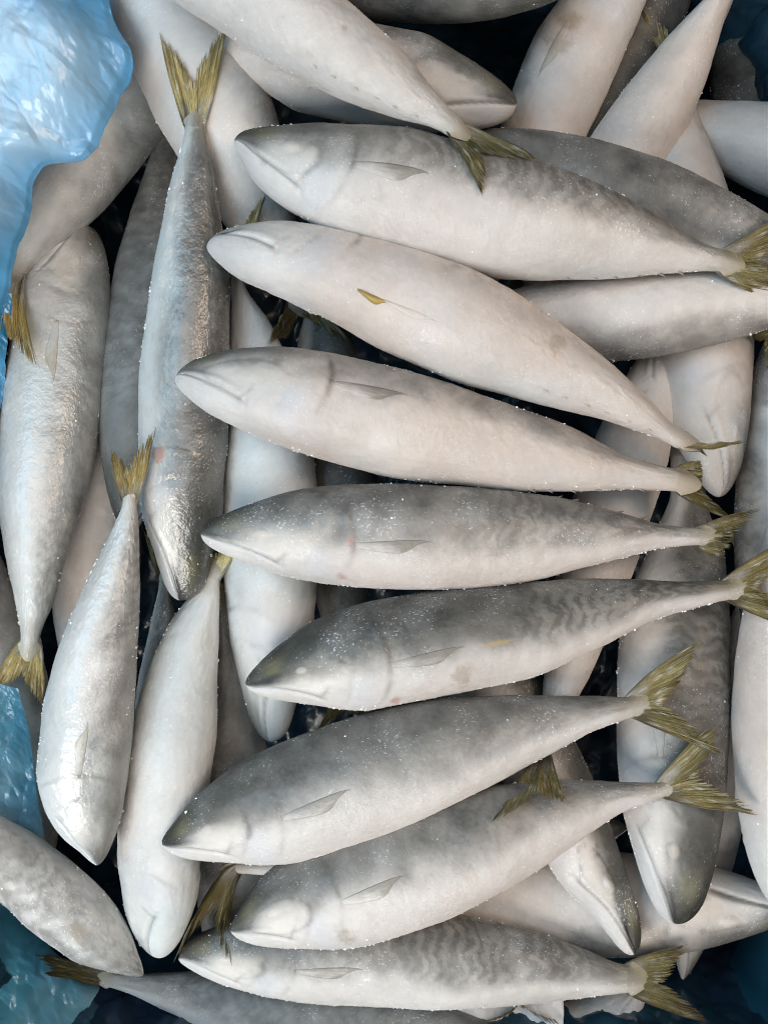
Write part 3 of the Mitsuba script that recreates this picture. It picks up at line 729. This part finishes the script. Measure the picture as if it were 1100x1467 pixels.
# the flap: a pillow of film over the upper left corner, its outer edge rolled under
edge = np.array([(140, -60), (150, 0), (166, 30), (182, 62), (177, 92), (158, 128), (133, 176), (113, 212), (66, 219), (40, 250), (31, 284), (17, 330), (6, 372), (-6, 430)], float)
sp = PchipInterpolator(np.arange(len(edge)), edge)
edge = sp(np.linspace(0, len(edge) - 1, 400))
edge = gaussian_filter1d(edge, 5, axis=0, mode='nearest') + np.stack([nz(2, np.linspace(0, .3, 400), .1 * j, .25) for j in (0, 1)], 1) * 2.5
tt = np.linspace(0, 1, 260)
seg = np.concatenate([[0], np.cumsum(np.linalg.norm(np.diff(edge, axis=0), axis=1))])
ed = np.stack([np.interp(tt * seg[-1], seg, edge[:, i]) for i in (0, 1)], 1)
inner = np.stack([np.full(260, -150.0), np.linspace(-120, 430, 260)], 1)
ss = np.linspace(0, 1, 170)
gpx = inner[None] * (1 - ss[:, None, None]) + ed[None] * ss[:, None, None]
EDGE_Z = .026
flat = at(gpx[..., 0], gpx[..., 1], EDGE_Z)
u_, v_ = flat[..., 0], flat[..., 1]
roll_ = sst(.965, 1.0, ss)[:, None]
zz = EDGE_Z + .008 * np.sin(np.pi * np.clip(ss, 0, 1) ** 1.2)[:, None] + crumple(u_ + 1, v_ + 1, 40, ((.34, .0036), (.15, .0010)), .8) + creases(u_, v_, 21) * (1 - .75 * sst(.6, 1.0, ss)[:, None])
flat[..., 2] = zz - .014 * sst(.55, 1, ss)[:, None] ** 2 - .003 * roll_
rim = np.broadcast_to(ss[:, None], (170, 260))
colF = film_col(flat[..., 0], flat[..., 1], 3.0, np.array([.03, .27, .54]), [.55, .73, .85], 1.1 - .9 * rim ** 2.5)  # pale areas paint whitish highlights into the film, deeper blue towards the rim
m, col = solid_sheet(flat, np.array([0, 0, -.0005]) + 0 * flat, colF)
scene['blue_bag__flap'] = mikit.ply(m, 'film_thin', True, color=col)

# the lining: walls and floor of film inside the box (open at the top), near-black to paint the shade of the gaps
X0, X1, Y0, Y1, ZB = -.262, .285, -.345, .37, -.29


def wall(p0, p1, z0, z1, lean, seed, nx=150, nz_=80):
    s, h = np.meshgrid(np.linspace(0, 1, nx), np.linspace(0, 1, nz_), indexing='ij')
    p0, p1 = np.array(p0, float), np.array(p1, float)
    d = p1 - p0
    L = np.linalg.norm(d)
    nrm = np.array([-d[1], d[0]]) / L
    q = crumple(s * L + 2, h * (z1 - z0) + 2, seed)
    off = lean * (1 - h) ** 1.5 + q
    V = np.stack([p0[0] + d[0] * s + nrm[0] * off, p0[1] + d[1] * s + nrm[1] * off, z0 + (z1 - z0) * h + 0 * s], -1)
    col = film_col(s * L, h * .25, seed * 1.7, np.array([.004, .020, .040]), [.02, .07, .11], .6)  # shade inside the box painted into the film colour
    return (V.reshape(-1, 3), grid_faces(nx, nz_)), col.reshape(-1, 3)


for i, (a, b_, lean) in enumerate([((X0, Y1), (X0, Y0), .03), ((X0, Y0), (X1, Y0), .05), ((X1, Y0), (X1, Y1), .02), ((X1, Y1), (X0, Y1), .02)]):
    m, col = wall(a, b_, ZB, .02, lean, 60 + 7 * i)
    scene['blue_bag__side' + (f'_{i:03d}' if i else '')] = mikit.ply(m, 'film', True, color=col)
gx, gy = np.meshgrid(np.linspace(X0 - .02, X1 + .02, 120), np.linspace(Y0 - .02, Y1 + .02, 140), indexing='ij')
gz = ZB + .01 + crumple(gx + 2, gy + 2, 90)
scene['blue_bag__bottom'] = mikit.ply((np.stack([gx, gy, gz], -1).reshape(-1, 3), grid_faces(120, 140)), 'film', True,
                                      color=film_col(gx, gy, 5., np.array([.004, .020, .040]), [.02, .07, .11], .5).reshape(-1, 3))  # floor shade painted in, as on the walls

scene['film_clear'] = {'type': 'blendbsdf', 'weight': .5, 'a': {'type': 'thindielectric', 'specular_transmittance': {'type': 'rgb', 'value': [.55, .82, .95]}},
                       'b': {'type': 'twosided', 'bsdf': {'type': 'principled', 'base_color': VC, 'roughness': .2, 'specular': .7}}}


def fold(key, quad, zs, bsdf, base, pale, seed, amp=1.0, nx=110, ny=110):
    u, v = np.meshgrid(np.linspace(0, 1, nx), np.linspace(0, 1, ny), indexing='ij')
    q, z = np.array(quad, float), np.array(zs)
    wts = [(1 - u) * (1 - v), u * (1 - v), u * v, (1 - u) * v]
    pq = sum(w[..., None] * c for w, c in zip(wts, q))
    V = at(pq[..., 0], pq[..., 1], sum(w * c for w, c in zip(wts, z)))
    V[..., 2] += amp * crumple(V[..., 0] + 3, V[..., 1] + 3, seed)
    scene[key] = mikit.ply((V.reshape(-1, 3), grid_faces(nx, ny)), bsdf, True, color=film_col(V[..., 0], V[..., 1], seed, np.array(base), pale, .9).reshape(-1, 3))


fold('blue_bag__fold', [(-40, 975), (30, 985), (66, 1230), (-40, 1215)], [-.012, -.032, -.040, -.012], 'film_clear', [.06, .27, .44], [.36, .58, .72], 7.3, .6)
fold('blue_bag__fold_003', [(-60, 380), (16, 420), (-4, 700), (-60, 720)], [-.01, -.035, -.05, -.02], 'film', [.03, .20, .40], [.2, .45, .68], 5.1)
fold('blue_bag__fold_001', [(-50, 1225), (75, 1370), (300, 1500), (-50, 1520)], [-.05, -.105, -.15, -.03], 'film', [.055, .24, .37], [.36, .56, .68], 9.1)  # paler than the lining: light on this fold painted into its colour
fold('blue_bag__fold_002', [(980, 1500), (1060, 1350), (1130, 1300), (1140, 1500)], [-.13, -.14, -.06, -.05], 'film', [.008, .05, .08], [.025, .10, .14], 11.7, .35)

# ------------------------------------------------------------------ ice grains frozen onto the skin
rng = np.random.default_rng(77)
ico = trimesh.creation.icosahedron()
iv, if_ = np.array(ico.vertices), np.array(ico.faces)
Vs, Fs, cnt = [], [], 0
for key, fi in FISH.items():
    P, nn = fi.grains(rng, 700 if F[key]['hi'] else 200)
    for q, d in zip(P, nn):
        r = .00016 + .00055 * rng.random() ** 5
        sc = rng.uniform(.6, 1.5, 3)
        Vs.append(iv * sc * r * rng.uniform(.8, 1.2, (12, 1)) + q + d * r * .2)
        Fs.append(if_ + cnt)
        cnt += 12
scene['ice_grains'] = mikit.ply((np.concatenate(Vs), np.concatenate(Fs)), 'ice', False)
labels['ice_grains'] = {'label': 'tiny white ice grains frozen onto the skins of the fish', 'category': 'ice', 'kind': 'stuff'}

# ------------------------------------------------------------------ pale sheet of plastic glimpsed at the bottom edge
gx, gy = np.meshgrid(np.linspace(610, 806, 60), np.linspace(1405, 1540, 40), indexing='ij')
W = at(gx, gy, -.068)
W[..., 2] += crumple(W[..., 0], W[..., 1], 12) * .5
m, col = solid_sheet(W, np.array([0, 0, -.002]) + 0 * W, np.full(W.shape, .78))
scene['white_sheet'] = mikit.ply((m[0], m[1]), 'film', True, color=col)
labels['white_sheet'] = {'label': 'pale white plastic sheet glimpsed at the bottom edge behind a frayed tail', 'category': 'sheet'}
